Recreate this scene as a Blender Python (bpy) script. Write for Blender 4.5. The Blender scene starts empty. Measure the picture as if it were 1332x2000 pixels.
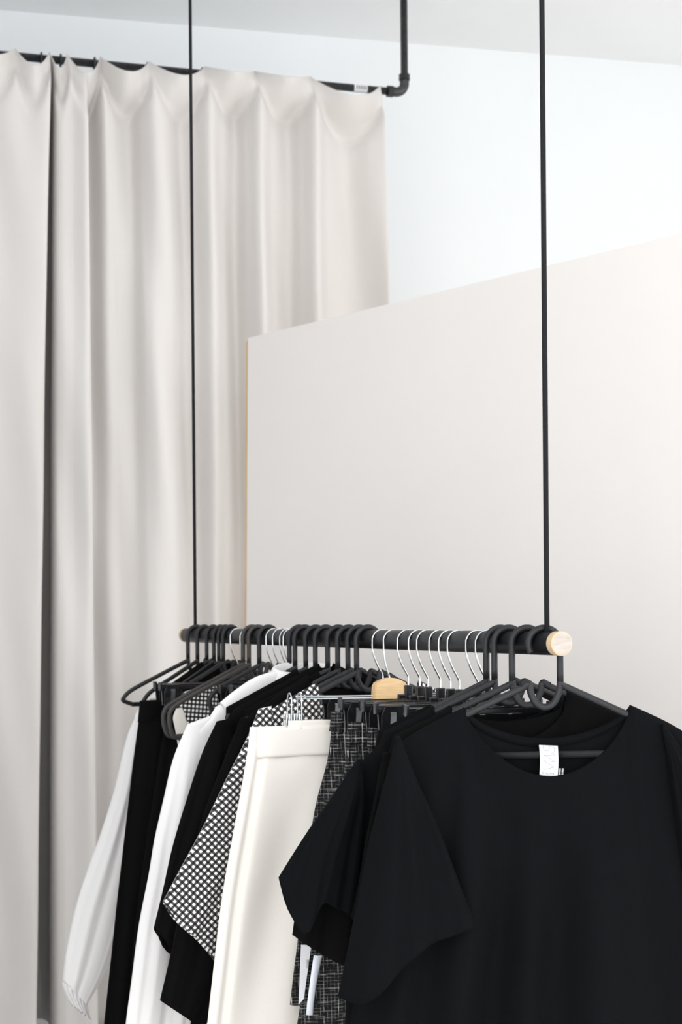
import bpy, bmesh, math, random
from mathutils import Vector
C = bpy.context.scene.collection
SC = bpy.context.scene
PI = math.pi
random.seed(7)

# ------------------------------------------------------------------ camera
F = 3000.0                    # focal length in pixels of the 1332 x 2000 frame
CAMZ = 1.45
ROLL = 0.0082
PX, PY = 666.0, 1208.0        # where the horizontal view axis meets the frame
cam_d = bpy.data.cameras.new('camera')
cam = bpy.data.objects.new('camera', cam_d)
C.objects.link(cam)
cam.location = (0, 0, CAMZ)
cam.rotation_euler = (PI / 2, ROLL, 0)
cam_d.sensor_fit = 'VERTICAL'
cam_d.sensor_height = 36.0
cam_d.lens = F / 2000 * 36
cam_d.shift_y = (PY - 1000) / 2000
cam_d.clip_start = 0.05
cam_d.dof.use_dof = True
cam_d.dof.focus_distance = 2.62
cam_d.dof.aperture_fstop = 8.0
SC.camera = cam

# ------------------------------------------------------------------ view, sky, added fill lamps, daylight
SC.view_settings.view_transform = 'Standard'
SC.view_settings.look = 'None'
SC.view_settings.gamma = 1.0
SC.view_settings.use_curve_mapping = False
SC.view_settings.exposure = 0.06
wd = bpy.data.worlds.new('sky')
SC.world = wd
wd.use_nodes = True
wd.node_tree.nodes['Background'].inputs[0].default_value = (0.86, 0.93, 1.0, 1)
wd.node_tree.nodes['Background'].inputs[1].default_value = 1.0

# room frame: p runs along the back wall, q comes out of it towards the viewer
WANG = math.atan(0.236)
WP = Vector((math.cos(WANG), math.sin(WANG), 0))
WQ = Vector((math.sin(WANG), -math.cos(WANG), 0))
CEIL_H = 2.35                 # ceiling above the lens
CEIL = CAMZ + CEIL_H
W0 = Vector((-0.656 / 3 * (CEIL_H * 3000 / 1193.5) / 1000 * 1, 0, 0))
_d0 = CEIL_H * 3000 / 1193.5
W0 = Vector((-656.0 / 3000 * _d0, _d0, 0))      # a point of the back wall


def room(p, q, z):
    return W0 + WP * p + WQ * q + Vector((0, 0, z))


P0, P1, Q1 = -1.8, 4.6, 9.0


def area_light(name, p, q, z, aim, w, h, power, col):
    l = bpy.data.lights.new(name, 'AREA')
    l.shape = 'RECTANGLE'
    l.size, l.size_y = w, h
    l.energy = power
    l.color = col
    o = bpy.data.objects.new(name, l)
    C.objects.link(o)
    o.location = room(p, q, z)
    d = (room(*aim) - o.location).normalized()
    o.rotation_euler = d.to_track_quat('-Z', 'Y').to_euler()
    return o


area_light('window_daylight', P1 + 0.10, 4.6, 2.05, (P1 - 3, 4.6, 2.05), 5.0, 2.6, 98, (1.0, 0.99, 0.98))
area_light('front_fill_lamp', 1.0, Q1 + 0.10, 2.0, (1.0, 0, 2.0), 4.8, 2.8, 172, (0.985, 0.99, 1.0))  # added frontal fill lamp behind the camera, no such source in view
area_light('left_fill_lamp', P0 - 0.10, 6.9, 2.0, (P0 + 3, 6.9, 2.0), 3.4, 2.6, 76, (1.0, 0.99, 0.985))  # fill lamp added on the left to brighten partition and garments


# ------------------------------------------------------------------ materials
def mat(name, col, rough=0.6, metal=0.0, spec=0.5, sheen=0.0):
    m = bpy.data.materials.new(name)
    m.use_nodes = True
    b = m.node_tree.nodes['Principled BSDF']
    b.inputs['Base Color'].default_value = (*col, 1)
    b.inputs['Roughness'].default_value = rough
    b.inputs['Metallic'].default_value = metal
    b.inputs['Specular IOR Level'].default_value = spec
    if sheen:
        b.inputs['Sheen Weight'].default_value = sheen
        b.inputs['Sheen Roughness'].default_value = 0.5
    return m


def add_noise(m, scale, lo, hi, bump=0.0, dist=0.002, stretch=(1, 1, 1), coord='Object', detail=4.0):
    nt = m.node_tree
    b = nt.nodes['Principled BSDF']
    tc = nt.nodes.new('ShaderNodeTexCoord')
    mp = nt.nodes.new('ShaderNodeMapping')
    mp.inputs['Scale'].default_value = stretch
    nz = nt.nodes.new('ShaderNodeTexNoise')
    nz.inputs['Scale'].default_value = scale
    nz.inputs['Detail'].default_value = detail
    nt.links.new(tc.outputs[coord], mp.inputs[0])
    nt.links.new(mp.outputs[0], nz.inputs['Vector'])
    base = b.inputs['Base Color'].default_value[:]
    rp = nt.nodes.new('ShaderNodeValToRGB')
    rp.color_ramp.elements[0].position = 0.3
    rp.color_ramp.elements[1].position = 0.7
    rp.color_ramp.elements[0].color = (base[0] * lo, base[1] * lo, base[2] * lo, 1)
    rp.color_ramp.elements[1].color = (base[0] * hi, base[1] * hi, base[2] * hi, 1)
    nt.links.new(nz.outputs[0], rp.inputs[0])
    nt.links.new(rp.outputs[0], b.inputs['Base Color'])
    if bump:
        bp = nt.nodes.new('ShaderNodeBump')
        bp.inputs['Strength'].default_value = bump
        bp.inputs['Distance'].default_value = dist
        nt.links.new(nz.outputs[0], bp.inputs['Height'])
        nt.links.new(bp.outputs[0], b.inputs['Normal'])
    return m


def math_node(nt, op, a, b=None):
    n = nt.nodes.new('ShaderNodeMath')
    n.operation = op
    for i, v in enumerate((a, b)):
        if v is None:
            continue
        if isinstance(v, (int, float)):
            n.inputs[i].default_value = v
        else:
            nt.links.new(v, n.inputs[i])
    return n.outputs[0]


def gingham_mat(name, pitch):
    m = mat(name, (0.8, 0.79, 0.77), 0.9, 0, 0.2)
    nt = m.node_tree
    b = nt.nodes['Principled BSDF']
    tc = nt.nodes.new('ShaderNodeTexCoord')
    sp = nt.nodes.new('ShaderNodeSeparateXYZ')
    nt.links.new(tc.outputs['UV'], sp.inputs[0])
    st = []
    for k in (0, 1):
        fr = math_node(nt, 'FRACT', math_node(nt, 'MULTIPLY', sp.outputs[k], 1.0 / pitch))
        st.append(math_node(nt, 'GREATER_THAN', fr, 0.53))
    s = math_node(nt, 'ADD', st[0], st[1])
    s = math_node(nt, 'MULTIPLY', s, 0.5)
    rp = nt.nodes.new('ShaderNodeValToRGB')
    rp.color_ramp.interpolation = 'CONSTANT'
    e = rp.color_ramp.elements
    e[0].position = 0.0
    e[0].color = (0.86, 0.84, 0.82, 1)
    e[1].position = 0.3
    e[1].color = (0.075, 0.072, 0.073, 1)
    x = e.new(0.8)
    x.color = (0.012, 0.012, 0.013, 1)
    nt.links.new(s, rp.inputs[0])
    nt.links.new(rp.outputs[0], b.inputs['Base Color'])
    return m


def tweed_mat(name):
    m = mat(name, (0.02, 0.02, 0.02), 0.95, 0, 0.15)
    nt = m.node_tree
    b = nt.nodes['Principled BSDF']
    tc = nt.nodes.new('ShaderNodeTexCoord')
    sp = nt.nodes.new('ShaderNodeSeparateXYZ')
    nt.links.new(tc.outputs['UV'], sp.inputs[0])
    lines = None
    for k, pit, th in ((0, 0.0066, 0.76), (1, 0.0060, 0.64), (0, 0.0264, 0.93), (1, 0.0248, 0.93)):
        fr = math_node(nt, 'FRACT', math_node(nt, 'MULTIPLY', sp.outputs[k], 1.0 / pit))
        g = math_node(nt, 'GREATER_THAN', fr, th)
        mp = nt.nodes.new('ShaderNodeMapping')
        mp.inputs['Scale'].default_value = (260, 55, 1) if k == 0 else (55, 260, 1)
        nt.links.new(tc.outputs['UV'], mp.inputs[0])
        nz = nt.nodes.new('ShaderNodeTexNoise')
        nz.inputs['Scale'].default_value = 1.0
        nz.inputs['Detail'].default_value = 3
        nt.links.new(mp.outputs[0], nz.inputs['Vector'])
        w = math_node(nt, 'MULTIPLY', math_node(nt, 'SUBTRACT', nz.outputs[0], 0.42), 1.0 if pit < 0.01 else 1.8)
        w = math_node(nt, 'MAXIMUM', w, 0.0)
        v = math_node(nt, 'MULTIPLY', g, w)
        lines = v if lines is None else math_node(nt, 'ADD', lines, v)
    n2 = nt.nodes.new('ShaderNodeTexNoise')
    n2.inputs['Scale'].default_value = 900
    nt.links.new(tc.outputs['UV'], n2.inputs['Vector'])
    sl = math_node(nt, 'MULTIPLY', math_node(nt, 'MAXIMUM', math_node(nt, 'SUBTRACT', n2.outputs[0], 0.62), 0.0), 1.5)
    lines = math_node(nt, 'ADD', lines, sl)
    rp = nt.nodes.new('ShaderNodeValToRGB')
    rp.color_ramp.elements[0].color = (0.011, 0.011, 0.012, 1)
    rp.color_ramp.elements[1].color = (0.60, 0.575, 0.55, 1)
    rp.color_ramp.elements[1].position = 1.0
    nt.links.new(lines, rp.inputs[0])
    nt.links.new(rp.outputs[0], b.inputs['Base Color'])
    return m


M = {}
M['wall'] = add_noise(mat('white_wall_paint', (0.82, 0.838, 0.847), 0.9, 0, 0.2), 1.5, 0.985, 1.01)
M['ceiling'] = add_noise(mat('ceiling_paint', (0.94, 0.95, 0.955), 0.95, 0, 0.2), 2.0, 0.97, 1.02)
M['floor'] = add_noise(mat('floor_boards', (0.86, 0.84, 0.82), 0.5), 3, 0.9, 1.05, stretch=(1, 8, 1))
M['frame_white'] = mat('white_window_frame', (0.85, 0.85, 0.85), 0.4)
M['partition'] = add_noise(mat('blush_partition_paint', (0.79, 0.745, 0.712), 0.75, 0, 0.25), 1.3, 0.985, 1.015)
M['plywood'] = add_noise(mat('raw_plywood', (0.72, 0.50, 0.29), 0.8, 0, 0.2), 14, 0.85, 1.1, stretch=(1, 1, 0.15))
M['curtain'] = add_noise(mat('greige_curtain_cloth', (0.635, 0.603, 0.577), 0.9, 0, 0.15, 0.1), 900, 0.97, 1.03, 0.12, 0.0006)
M['pipe'] = add_noise(mat('dark_iron_pipe', (0.055, 0.055, 0.058), 0.42, 0.6), 60, 0.7, 1.3)
M['sticker'] = mat('white_sticker', (0.82, 0.82, 0.82), 0.6)
M['ink'] = mat('grey_print', (0.22, 0.22, 0.24), 0.8)
M['cord'] = add_noise(mat('black_cord', (0.016, 0.016, 0.018), 0.8, 0, 0.2), 700, 0.7, 1.4, 0.3, 0.0006)
M['rod'] = add_noise(mat('black_rod_paint', (0.007, 0.007, 0.008), 0.42, 0, 0.35), 50, 0.9, 1.15)
M['endgrain'] = add_noise(mat('pale_wood_end', (0.47, 0.415, 0.37), 0.8, 0, 0.2), 30, 0.86, 1.06, stretch=(1, 1, 5))
M['endside'] = add_noise(mat('pale_wood_side', (0.60, 0.44, 0.28), 0.6, 0, 0.3), 30, 0.9, 1.08)
M['block'] = add_noise(mat('beech_wood', (0.80, 0.55, 0.29), 0.42, 0, 0.5), 26, 0.86, 1.08, stretch=(1, 3, 9))
M['plastic'] = add_noise(mat('black_hanger_plastic', (0.0105, 0.0108, 0.012), 0.48, 0, 0.36), 900, 0.8, 1.25, 0.12, 0.0005)
M['clip'] = mat('glossy_black_plastic', (0.010, 0.010, 0.011), 0.22, 0, 0.5)
M['chrome'] = mat('chrome_wire', (0.58, 0.60, 0.61), 0.16, 1.0)
M['brown'] = add_noise(mat('worn_dark_brown_plastic', (0.026, 0.022, 0.020), 0.5), 200, 0.8, 1.2)
M['black'] = add_noise(mat('black_crepe', (0.0036, 0.0038, 0.0046), 0.85, 0, 0.05, 0.003), 1100, 0.75, 1.3, 0.25, 0.0006)
M['black_soft'] = add_noise(mat('black_jersey', (0.0036, 0.0035, 0.0036), 0.9, 0, 0.05, 0.002), 900, 0.8, 1.25, 0.2, 0.0006)
M['white'] = add_noise(mat('white_cotton', (0.80, 0.775, 0.765), 0.9, 0, 0.2), 600, 0.98, 1.02, 0.1, 0.0006)
M['cream'] = add_noise(mat('cream_twill', (0.81, 0.765, 0.705), 0.9, 0, 0.2), 800, 0.97, 1.02, 0.15, 0.0006)
M['gingham'] = gingham_mat('black_and_white_gingham', 0.0100)
M['tweed'] = tweed_mat('black_and_white_tweed')
M['silver'] = mat('pale_silver_spring', (0.72, 0.76, 0.77), 0.38, 0.55)
M['label'] = mat('white_woven_label', (0.70, 0.70, 0.72), 0.8)
M['paper'] = mat('grey_white_card', (0.66, 0.66, 0.68), 0.7)
M['pouch'] = mat('glossy_white_card', (0.80, 0.84, 0.90), 0.25)


# ------------------------------------------------------------------ helpers
def link(name, bm, m, parent=None, smooth=True, loc=None, uvs=None):
    me = bpy.data.meshes.new(name)
    bm.to_mesh(me)
    bm.free()
    ms = m if isinstance(m, (list, tuple)) else [m]
    for x in ms:
        me.materials.append(x)
    if smooth:
        for p in me.polygons:
            p.use_smooth = True
    o = bpy.data.objects.new(name, me)
    C.objects.link(o)
    if parent is not None:
        o.parent = parent
    if loc is not None:
        o.location = loc
    return o


def tag(o, label=None, cat=None, group=None, kind=None):
    if label:
        o['label'] = label
    if cat:
        o['category'] = cat
    if group:
        o['group'] = group
    if kind:
        o['kind'] = kind
    return o


def thing(name, label, cat, loc=(0, 0, 0), rz=0.0, group=None):
    o = bpy.data.objects.new(name, None)
    o.empty_display_size = 0.05
    C.objects.link(o)
    o.location = loc
    o.rotation_euler = (0, 0, rz)
    return tag(o, label, cat, group)


def add_box(bm, c, s, bev=0.0, rot=None, mi=0):
    r = bmesh.ops.create_cube(bm, size=1.0)
    vs = r['verts']
    for v in vs:
        v.co = Vector((v.co.x * s[0], v.co.y * s[1], v.co.z * s[2]))
    if bev:
        es = list({e for v in vs for e in v.link_edges})
        rr = bmesh.ops.bevel(bm, geom=es, offset=bev, segments=2, affect='EDGES', profile=0.5)
        vs = list({v for f in rr['faces'] for v in f.verts} | {v for v in vs if v.is_valid})
    for v in vs:
        if rot is not None:
            v.co = rot @ v.co
        v.co += Vector(c)
    for f in {f for v in vs for f in v.link_faces}:
        f.material_index = mi
    return vs


def smooth_path(pts, n=8, closed=False):
    pts = [Vector(p) for p in pts]
    out = []
    L = len(pts)
    rng = L if closed else L - 1
    for i in range(rng):
        if closed:
            a, b, c, d = pts[(i - 1) % L], pts[i], pts[(i + 1) % L], pts[(i + 2) % L]
        else:
            b, c = pts[i], pts[i + 1]
            a = pts[i - 1] if i > 0 else b * 2 - c
            d = pts[i + 2] if i + 2 < L else c * 2 - b
        for k in range(n):
            t = k / n
            out.append(0.5 * ((2 * b) + (c - a) * t + (2 * a - 5 * b + 4 * c - d) * t * t
                              + (3 * b - a - 3 * c + d) * t ** 3))
    if not closed:
        out.append(pts[-1])
    return out


def add_tube(bm, path, r, sides=10, closed=False, squash=1.0, up=None, caps=True, mi=0):
    path = [Vector(p) for p in path]
    n = len(path)
    rings = []
    ref = Vector(up) if up is not None else None
    prev = None
    for i, p in enumerate(path):
        if closed:
            t = path[(i + 1) % n] - path[(i - 1) % n]
        else:
            t = path[min(i + 1, n - 1)] - path[max(i - 1, 0)]
        t.normalize()
        if ref is not None:
            a = ref - t * ref.dot(t)
            if a.length < 1e-4:
                a = t.orthogonal()
        elif prev is None:
            a = t.orthogonal()
        else:
            a = prev - t * prev.dot(t)
            if a.length < 1e-5:
                a = t.orthogonal()
        a.normalize()
        prev = a
        b = t.cross(a)
        rr = r[i] if isinstance(r, (list, tuple)) else r
        rings.append([bm.verts.new(p + a * (math.cos(2 * PI * k / sides) * rr * squash)
                                   + b * (math.sin(2 * PI * k / sides) * rr)) for k in range(sides)])
    rng = n if closed else n - 1
    for i in range(rng):
        A, B = rings[i], rings[(i + 1) % n]
        for k in range(sides):
            f = bm.faces.new((A[k], A[(k + 1) % sides], B[(k + 1) % sides], B[k]))
            f.material_index = mi
    if caps and not closed:
        for R_ in (rings[0], rings[-1]):
            try:
                f = bm.faces.new(R_)
                f.material_index = mi
            except ValueError:
                pass


def add_cyl(bm, a, b, r, sides=20, mi=0):
    add_tube(bm, [a, b], r, sides, mi=mi)


def arc(cx, cz, r, a0, a1, n=14, y=0.0):
    return [(cx + r * math.cos(a0 + (a1 - a0) * k / n), y, cz + r * math.sin(a0 + (a1 - a0) * k / n)) for k in range(n + 1)]


def ray(x, y):
    """direction of the sight line through a frame pixel"""
    dx, dy = x - PX, y - PY
    return Vector(((dx - ROLL * dy) / F, 1.0, -(dy + ROLL * dx) / F))


def at_depth(x, y, d):
    return Vector((0, 0, CAMZ)) + ray(x, y) * d


def smoothstep(a, b, x):
    t = max(0.0, min(1.0, (x - a) / (b - a)))
    return t * t * (3 - 2 * t)


# ------------------------------------------------------------------ setting
def quad_slab(name, a, b, c, d, th, m):
    """a slab with thickness th behind the face a b c d"""
    bm = bmesh.new()
    nrm = (b - a).cross(d - a).normalized()
    v1 = [bm.verts.new(p) for p in (a, b, c, d)]
    v2 = [bm.verts.new(p - nrm * th) for p in (a, b, c, d)]
    bm.faces.new(v1)
    bm.faces.new(v2[::-1])
    for i in range(4):
        bm.faces.new((v1[i], v2[i], v2[(i + 1) % 4], v1[(i + 1) % 4]))
    bmesh.ops.recalc_face_normals(bm, faces=bm.faces)
    o = link(name, bm, m, smooth=False)
    return tag(o, kind='structure')


def pierced_wall(name, f, lo, hi, w0, w1, z0, z1, m, th):
    """wall between lo and hi with one opening w0..w1, z0..z1; f(a, off, z) places it"""
    bm = bmesh.new()
    for (a0, a1, b0, b1) in ((lo, w0, 0, CEIL), (w1, hi, 0, CEIL), (w0, w1, 0, z0), (w0, w1, z1, CEIL)):
        vs = [bm.verts.new(f(a, o, z)) for o in (0, th) for (a, z) in ((a0, b0), (a1, b0), (a1, b1), (a0, b1))]
        for q in ((0, 1, 2, 3), (7, 6, 5, 4), (0, 4, 5, 1), (1, 5, 6, 2), (2, 6, 7, 3), (3, 7, 4, 0)):
            bm.faces.new([vs[i] for i in q])
    bmesh.ops.recalc_face_normals(bm, faces=bm.faces)
    return tag(link(name, bm, m, smooth=False), kind='structure')


def window_frame(name, f, w0, w1, z0, z1, nb):
    bm = bmesh.new()
    def bar(a0, a1, b0, b1):
        vs = [bm.verts.new(f(a, o, z)) for o in (0.0, 0.06) for (a, z) in ((a0, b0), (a1, b0), (a1, b1), (a0, b1))]
        for q in ((0, 1, 2, 3), (7, 6, 5, 4), (0, 4, 5, 1), (1, 5, 6, 2), (2, 6, 7, 3), (3, 7, 4, 0)):
            bm.faces.new([vs[i] for i in q])
    t = 0.05
    bar(w0, w1, z0, z0 + t)
    bar(w0, w1, z1 - t, z1)
    for k in range(nb + 1):
        c = w0 + (w1 - w0) * k / nb
        c = min(max(c, w0 + t / 2), w1 - t / 2)
        bar(c - t / 2, c + t / 2, z0 + t, z1 - t)
    bmesh.ops.recalc_face_normals(bm, faces=bm.faces)
    return tag(link(name, bm, M['frame_white'], smooth=False), kind='structure')


quad_slab('floor', room(P0, Q1, 0), room(P1, Q1, 0), room(P1, 0, 0), room(P0, 0, 0), 0.1, M['floor'])
quad_slab('ceiling', room(P0, 0, CEIL), room(P1, 0, CEIL), room(P1, Q1, CEIL), room(P0, Q1, CEIL), 0.1, M['ceiling'])
quad_slab('wall_back', room(P0, 0, 0), room(P1, 0, 0), room(P1, 0, CEIL), room(P0, 0, CEIL), 0.12, M['wall'])
fr = lambda a, o, z: room(P1 + o, a, z)
ff = lambda a, o, z: room(a, Q1 + o, z)
fl = lambda a, o, z: room(P0 - o, a, z)
pierced_wall('wall_left', fl, 0, Q1, 5.2, 8.6, 0.7, 3.3, M['wall'], 0.14)
pierced_wall('wall_right', fr, 0, Q1, 2.1, 7.1, 0.75, 3.35, M['wall'], 0.14)
pierced_wall('wall_front', ff, P0, P1, -1.2, 3.6, 0.6, 3.4, M['wall'], 0.14)
window_frame('window_1', fr, 2.1, 7.1, 0.75, 3.35, 4)
window_frame('fill_opening_left', fl, 5.2, 8.6, 0.7, 3.3, 3)  # unseen frame, added to house the left fill lamp
window_frame('fill_opening_front', ff, -1.2, 3.6, 0.6, 3.4, 3)  # invented opening behind the camera for the frontal fill

# ------------------------------------------------------------------ blush partition
HP = 0.87
pl = at_depth(484, 660, HP * 3000 / 549.5)
pr = at_depth(1332, 455, HP * 3000 / 747.5)
ptop = CAMZ + HP
pdir = Vector((pr.x - pl.x, pr.y - pl.y, 0)).normalized()
pback = Vector((-pdir.y, pdir.x, 0))
if pback.y < 0:
    pback = -pback
part = thing('partition', 'blush pink painted board partition standing behind the clothes rail', 'partition',
             (pl.x, pl.y, 0), 0)
LEAN = 0.020


def part_sheet(name, off, th, shift, m, length, top):
    bm = bmesh.new()
    base = Vector((0, 0, 0))
    a = [base - pdir * (LEAN * ptop / HP + shift), base + pdir * length,
         base + pdir * length + Vector((0, 0, top)), base - pdir * shift + Vector((0, 0, top))]
    v1 = [bm.verts.new(p + pback * off) for p in a]
    v2 = [bm.verts.new(p + pback * (off + th)) for p in a]
    bm.faces.new(v1)
    bm.faces.new(v2[::-1])
    for i in range(4):
        bm.faces.new((v1[i], v2[i], v2[(i + 1) % 4], v1[(i + 1) % 4]))
    bmesh.ops.recalc_face_normals(bm, faces=bm.faces)
    bmesh.ops.bevel(bm, geom=list(bm.edges), offset=0.0012, segments=2, affect='EDGES')
    return link(name, bm, m, part, smooth=False)


part_sheet('painted_sheet', 0.0, 0.012, 0.0, M['partition'], 2.35, ptop)
o = part_sheet('plywood_backing', 0.0122, 0.018, 0.0265, M['plywood'], 2.345, ptop - 0.006)
o['label'] = 'raw plywood edge'

# ------------------------------------------------------------------ curtain pipe and curtain
HR = 1.92
ra = at_depth(0, 107, HR * 3000 / 1106.5)
rb = at_depth(790, 181.5, HR * 3000 / 1025.6)
ra.z = rb.z = CAMZ + HR
rdir = (rb - ra).normalized()
rout = Vector((rdir.y, -rdir.x, 0))          # towards the viewer
pipe = thing('curtain_pipe', 'dark iron pipe rail turning up to the ceiling at the curtain end', 'pipe',
             tuple(rb), math.atan2(rdir.y, rdir.x))
PR = 0.0135
bm = bmesh.new()
add_cyl(bm, (-2.15, 0, 0), (-0.045, 0, 0), PR, 20)
link('rail', bm, M['pipe'], pipe)
bm = bmesh.new()
add_cyl(bm, (0, 0, 0.045), (0, 0, CEIL - rb.z - 0.012), PR, 20)
link('drop_pipe', bm, M['pipe'], pipe)
bm = bmesh.new()
pth = [(-0.062, 0, 0), (-0.04, 0, 0)] + [(-0.034 + 0.034 * math.sin(t), 0, 0.034 - 0.034 * math.cos(t))
                                       for t in [PI / 2 * k / 10 for k in range(11)]] + [(0, 0, 0.04), (0, 0, 0.062)]
add_tube(bm, pth, 0.0172, 20, up=(0, 1, 0))
add_tube(bm, [(-0.066, 0, 0), (-0.046, 0, 0)], 0.0205, 20)
add_tube(bm, [(0, 0, 0.046), (0, 0, 0.066)], 0.0205, 20)
link('elbow', bm, M['pipe'], pipe)
bm = bmesh.new()
add_cyl(bm, (0, 0, CEIL - rb.z - 0.012), (0, 0, CEIL - rb.z), 0.045, 24)
add_cyl(bm, (0, 0, CEIL - rb.z - 0.03), (0, 0, CEIL - rb.z - 0.012), 0.021, 24)
link('ceiling_flange', bm, M['pipe'], pipe)
bm = bmesh.new()
for k in range(9):
    pass
def band(bm, x0, x1, a0, a1, r, n=10):
    g = [[bm.verts.new((x, -r * math.cos(t), r * math.sin(t))) for t in [a0 + (a1 - a0) * k / n for k in range(n + 1)]] for x in (x0, x1)]
    for k in range(n):
        bm.faces.new((g[0][k], g[1][k], g[1][k + 1], g[0][k + 1]))
band(bm, -0.195, -0.145, -1.3, 1.3, PR + 0.0006)
stk = link('sticker', bm, M['sticker'], pipe)
stk['label'] = 'white paper sticker on the pipe'
bm = bmesh.new()
for k in range(5):
    x = -0.188 + 0.0085 * k
    band(bm, x, x + 0.005, -0.45, 0.55, PR + 0.0012, 6)
link('print', bm, M['ink'], stk)

# curtain ------------------------------------------------------------
cd = lambda x: 0.0
def rod_s(x):
    """distance along the pipe (from its elbow end, negative) under frame column x"""
    r = ray(x, 300)
    # solve rb + rdir*s on the vertical plane of the sight line
    den = rdir.x - r.x / r.y * rdir.y
    return (r.x / r.y * rb.y - rb.x) / den


# plan profile: (column high, column low, offset high, offset low)
prof = [(-175, -200, .06, .05), (-120, -140, .10, .10), (-62, -75, .03, .02), (-25, -45, .075, .07), (25, -10, .10, .11),
        (70, 20, .13, .15), (92, 43, .13, .165), (96, 48, .11, .14), (92, 44, .05, .02), (89, 42, -.02, -.18), (97, 64, -.05, -.26), (105, 90, .0, -.18),
        (103, 84, .06, .0), (106, 87, .10, .12), (116, 100, .118, .155), (136, 122, .128, .165), (155, 150, .16, .19), (161, 165, .15, .17),
        (153, 159, .085, .09), (150, 154, .02, .0), (160, 166, -.01, -.03), (178, 186, -.005, -.035), (196, 212, .065, -.015), (212, 240, .055, .01),
        (250, 258, .012, .085), (270, 280, .075, .115), (292, 304, .115, .12), (318, 332, .098, .105), (347, 364, .02, .05), (373, 382, .045, .055), (399, 404, .11, .11),
        (425, 432, .07, .05), (455, 460, .005, .01), (475, 478, .055, .055), (496, 500, .11, .11), (524, 526, .06, .05), (560, 562, .005, .01), (582, 580, .055, .055),
        (604, 601, .11, .105), (630, 632, .06, .06), (672, 675, .01, .02), (712, 718, .05, .05), (737, 748, .09, .09)]
pins = [-62, 30, 97, 131, 196, 290, 398, 496, 604, 742]
sags = [.07, .085, .07, .095, .085, .080, .050, .050, .095]
NZ = 70
hi = smooth_path([(rod_s(a), c, 0) for a, b, c, d in prof], 9)
lo = smooth_path([(rod_s(b), d, 0) for a, b, c, d in prof], 9)
xs_hi = smooth_path([(a, 0, 0) for a, b, c, d in prof], 9)
CT = rb.z
rnd = random.Random(3)
waves = [(rnd.uniform(3, 9), rnd.uniform(1, 4), rnd.uniform(0, 6.28), rnd.uniform(.002, .0045)) for _ in range(6)]
bm = bmesh.new()
uvl = None
grid = []
for j in range(NZ + 1):
    t = (j / NZ) ** 1.5
    row = []
    for i in range(len(hi)):
        x = xs_hi[i].x
        # how near this column is to a pin
        k = 0
        while k < len(pins) - 2 and x > pins[k + 1]:
            k += 1
        a, b = pins[k], pins[k + 1]
        w = max(0.0, min(1.0, (x - a) / (b - a)))
        sag = math.sin(PI * w) ** 0.85
        width = (b - a) / 580.0
        ztop = CT + 0.020 - sag * sags[k]
        z = ztop + (0.035 - ztop) * t
        drop = ztop - z
        f = t ** 0.8
        s = hi[i].x * (1 - f) + lo[i].x * f
        off = hi[i].y * (1 - f) + lo[i].y * f
        # header: close to the pipe at the pins, bulging forward between them
        hd = 1 - 0.5 * smoothstep(0.0, 0.09 + 0.05 * sag, drop) - 0.5 * min(1.0, drop / (0.09 + 0.05 * sag))
        ho = 0.019 + 0.120 * sag * min(1.0, width / 0.14)
        hs = rod_s(x)
        m_ = hd
        off = off * (1 - m_) + ho * m_
        # pinch under the header
        off -= 0.024 * math.exp(-((drop - 0.075 - 0.04 * sag) / 0.03) ** 2)
        s = s * (1 - m_) + hs * m_
        for (f1, f2, ph, am) in waves:
            off += am * math.sin(f1 * 6 * s + f2 * z * 2.2 + ph) * smoothstep(0, 0.25, drop)
        off = max(off, 0.0165 - 0.25 * smoothstep(0.03, 0.25, drop))
        p = rb + rdir * s + rout * off
        row.append(bm.verts.new((p.x, p.y, z)))
    grid.append(row)
for j in range(NZ):
    for i in range(len(hi) - 1):
        bm.faces.new((grid[j][i], grid[j][i + 1], grid[j + 1][i + 1], grid[j + 1][i]))
cur = thing('curtain', 'long greige fabric curtain hanging in folds from the dark pipe', 'curtain', (0, 0, 0))
co = link('drape', bm, M['curtain'], cur)
so = co.modifiers.new('thick', 'SOLIDIFY')
so.thickness = 0.0025
so.offset = 0
for px in (82, 120, 186, 289, 396, 498, 605):
    bm = bmesh.new()
    c = rb + rdir * rod_s(px)
    ring = [c + Vector((0, 0, 1)) * (0.019 * math.sin(t)) + rout * (0.019 * math.cos(t)) for t in [2 * PI * k / 24 for k in range(24)]]
    add_tube(bm, ring, 0.0035, 8, closed=True)
    r_ = link('curtain_ring', bm, M['pipe'], cur)
    r_['label'] = 'dark ring over the pipe'

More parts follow.
